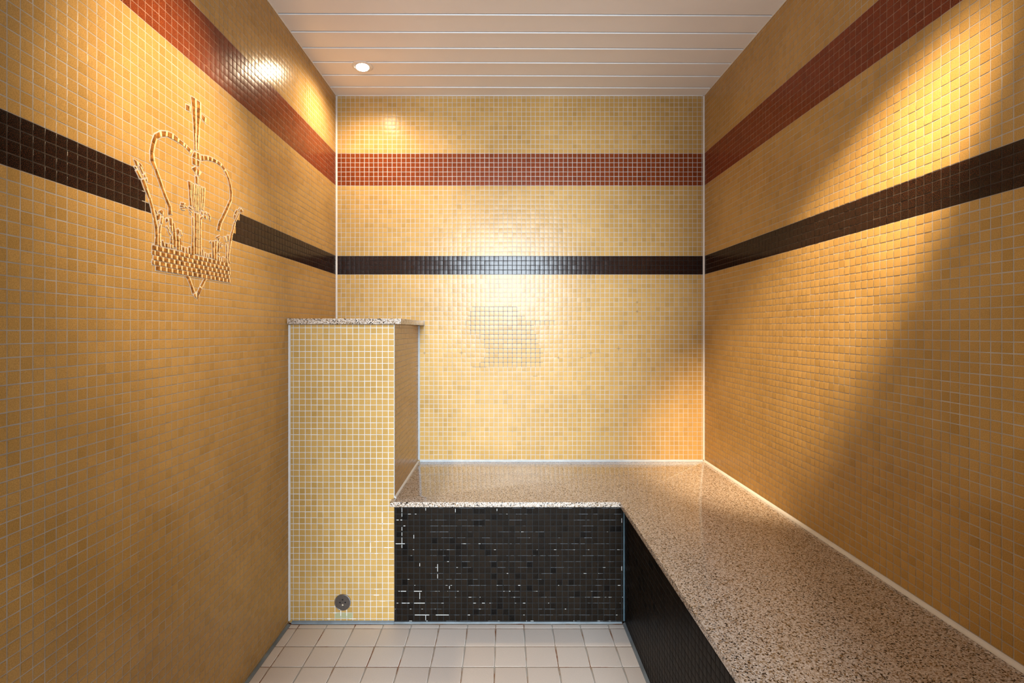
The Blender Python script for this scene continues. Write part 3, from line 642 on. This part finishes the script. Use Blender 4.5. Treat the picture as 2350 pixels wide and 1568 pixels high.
for part, plist in CROWN.items():
    mb = MB(); ai, gi_ = mb.mi(M_AMBER), mb.mi(M_GLINT)
    for raw in plist:
        p = np.array(raw, float).reshape(4, 2)*1e-4 + 1.0
        dz = random.uniform(0, .00012)
        h = offset_quad(p, .0020)
        hl_ = [W(x, .0003+dz) for x in h]; hb_ = [W(x, -.0004) for x in offset_quad(p, .0027)]
        halo.quad(*hl_, M_GROUT)
        for i in range(4): halo.quad(hb_[i], hb_[(i+1) % 4], hl_[(i+1) % 4], hl_[i], M_GROUT)
        inr = min(np.linalg.norm(p[(i+1) % 4]-p[i]) for i in range(4))
        q0 = offset_quad(p, -min(.0003, inr*.06)); q1 = offset_quad(q0, -min(.0003, inr*.07))
        # order corners: left-bottom, right-bottom, right-top, left-top as seen from the room (y runs to the right)
        s0 = min(range(4), key=lambda i: q0[i][0]*.6+q0[i][1]); q0 = np.roll(q0, -s0, 0); q1 = np.roll(q1, -s0, 0)
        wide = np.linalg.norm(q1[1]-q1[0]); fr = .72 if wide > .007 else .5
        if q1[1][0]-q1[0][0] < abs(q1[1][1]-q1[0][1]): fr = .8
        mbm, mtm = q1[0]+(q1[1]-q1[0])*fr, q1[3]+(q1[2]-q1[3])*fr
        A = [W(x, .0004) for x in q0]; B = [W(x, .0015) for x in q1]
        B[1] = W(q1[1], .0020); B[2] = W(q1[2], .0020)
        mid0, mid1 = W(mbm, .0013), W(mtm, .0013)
        jit = np.array((0, random.gauss(0, .05), random.gauss(0, .05)))
        def nn(*k): v = N0+jit+np.array((0, k[0], k[1])); return v/np.linalg.norm(v)
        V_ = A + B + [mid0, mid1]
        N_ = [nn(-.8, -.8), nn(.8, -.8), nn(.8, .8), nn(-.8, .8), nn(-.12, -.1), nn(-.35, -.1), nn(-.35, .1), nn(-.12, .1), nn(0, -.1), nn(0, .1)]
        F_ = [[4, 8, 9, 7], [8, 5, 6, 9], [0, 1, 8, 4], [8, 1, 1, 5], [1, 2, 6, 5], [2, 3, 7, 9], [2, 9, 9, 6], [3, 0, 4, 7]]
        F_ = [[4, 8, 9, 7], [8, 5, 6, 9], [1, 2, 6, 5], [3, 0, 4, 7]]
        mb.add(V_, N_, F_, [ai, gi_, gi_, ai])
        # split the long sides at the mid points so that every face is a quad
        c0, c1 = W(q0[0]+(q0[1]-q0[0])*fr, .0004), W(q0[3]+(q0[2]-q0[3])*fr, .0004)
        for a_, b_, c_, d_, mt in ((A[0], c0, mid0, B[0], M_AMBER), (c0, A[1], B[1], mid0, M_GLINT), (c1, A[3], B[3], mid1, M_AMBER), (A[2], c1, mid1, B[2], M_GLINT)):
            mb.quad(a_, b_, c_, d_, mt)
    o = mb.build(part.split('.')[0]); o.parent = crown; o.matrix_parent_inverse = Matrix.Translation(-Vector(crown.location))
o = halo.build('grout_bed'); o.parent = crown; o.matrix_parent_inverse = Matrix.Translation(-Vector(crown.location))
o['label'] = 'pale grout margin around the gold pieces'

# ---------------------------------------------------------------- recessed downlight
def downlight(loc, aim, label):
    r = empty('recessed_downlight', loc); tag(r, label, 'ceiling light')
    L = Vector(loc)
    axis = Vector(aim).normalized()
    rot = Vector((0, 0, -1)).rotation_difference(axis).to_matrix().to_4x4()
    def lathe(name, prof, mat, tilt):
        bm = bmesh.new(); seg = 48; rings = []
        for rad, dd in prof: rings.append([bm.verts.new((rad*math.cos(2*math.pi*k/seg), rad*math.sin(2*math.pi*k/seg), -dd)) for k in range(seg)])
        for A, B in zip(rings[:-1], rings[1:]):
            for k in range(seg): bm.faces.new((A[k], A[(k+1) % seg], B[(k+1) % seg], B[k]))
        if tilt: bm.transform(rot)
        bm.transform(Matrix.Translation(L)); return bm_obj(name, bm, mat, r, smooth=True)
    lathe('trim_ring', [(.0435, .0002), (.0435, .0018), (.040, .0036), (.034, .0040), (.0325, .0028)], M_CHROME, False)
    lathe('lamp_bezel', [(.0325, .0006), (.0310, .0052), (.0275, .0060), (.0260, .0045)], M_CHROME, True)
    lathe('lamp_lens', [(.0262, .0048), (.018, .0062), (.008, .0068), (.0002, .0070)], M_LAMP, True)
    return r
LAMP1 = (-.592, 2.081, H)
downlight(LAMP1, (.10, -.10, -1), 'lit round recessed downlight in the white panelled ceiling')

# ---------------------------------------------------------------- lights
def spot(name, loc, aim, W_, deg, col, blend=.6, rad=.028):
    l = bpy.data.lights.new(name, 'SPOT'); l.energy = W_; l.spot_size = math.radians(deg); l.spot_blend = blend; l.color = col; l.shadow_soft_size = rad
    o = bpy.data.objects.new(name, l); C.objects.link(o); o.location = loc
    o.rotation_euler = (Vector(aim)-Vector(loc)).to_track_quat('-Z', 'Y').to_euler(); return o
WARM, AMBER = (1.0, .77, .50), (1.0, .745, .46)
spot('downlight_beam_far', (LAMP1[0], LAMP1[1], H-.012), (LAMP1[0]+.03, LAMP1[1]-.06, 0), 31, 166, WARM, 1.0)
spot('downlight_beam_crown', (-.15, 1.06, H-.012), (XL, 1.20, 1.52), 90, 54, AMBER, 1.0)
spot('downlight_beam_right', (.66, .50, H-.012), (XR, 1.60, 1.06), 490, 28.5, AMBER, 1.0)
def area(name, loc, aim, sx, sy, W_, col):
    l = bpy.data.lights.new(name, 'AREA'); l.shape = 'RECTANGLE'; l.size = sx; l.size_y = sy; l.energy = W_; l.color = col
    o = bpy.data.objects.new(name, l); C.objects.link(o); o.location = loc
    o.rotation_euler = (Vector(aim)-Vector(loc)).to_track_quat('-Z', 'Z').to_euler(); return o
area('daylight_through_door', (.10, -8.0, 2.6), (.02, 2.3, 1.0), 2.0, 3.2, 1720, (.77, .895, 1.0))
area('added_ceiling_uplight', (.0, -1.9, .02), (.0, -1.9, 3), 1.0, 2.2, 95, (.80, .91, 1.0))  # added upward lamp outside the doorway, brightens the ceiling; no floor is built there
w = bpy.data.worlds.new('hall_light'); bpy.context.scene.world = w; w.use_nodes = True
w.node_tree.nodes['Background'].inputs[0].default_value = (.75, .85, 1, 1); w.node_tree.nodes['Background'].inputs[1].default_value = .1

# ---------------------------------------------------------------- camera
cam = bpy.data.cameras.new('camera'); co_ = bpy.data.objects.new('camera', cam); C.objects.link(co_)
co_.location = (0, 0, EYE); co_.rotation_euler = (math.pi/2, 0, 0)
cam.sensor_width = 36; cam.sensor_fit = 'HORIZONTAL'; cam.lens = 1140/2350*36
cam.shift_x = 19/2350; cam.shift_y = -27/2350; cam.clip_start = .01
S = bpy.context.scene; S.camera = co_
S.view_settings.view_transform = 'Standard'; S.view_settings.look = 'None'; S.view_settings.gamma = 1; S.view_settings.exposure = .12
S.view_settings.use_curve_mapping = False
S.cycles.use_denoising = True; S.cycles.max_bounces = 10; S.cycles.diffuse_bounces = 4; S.cycles.sample_clamp_indirect = 4
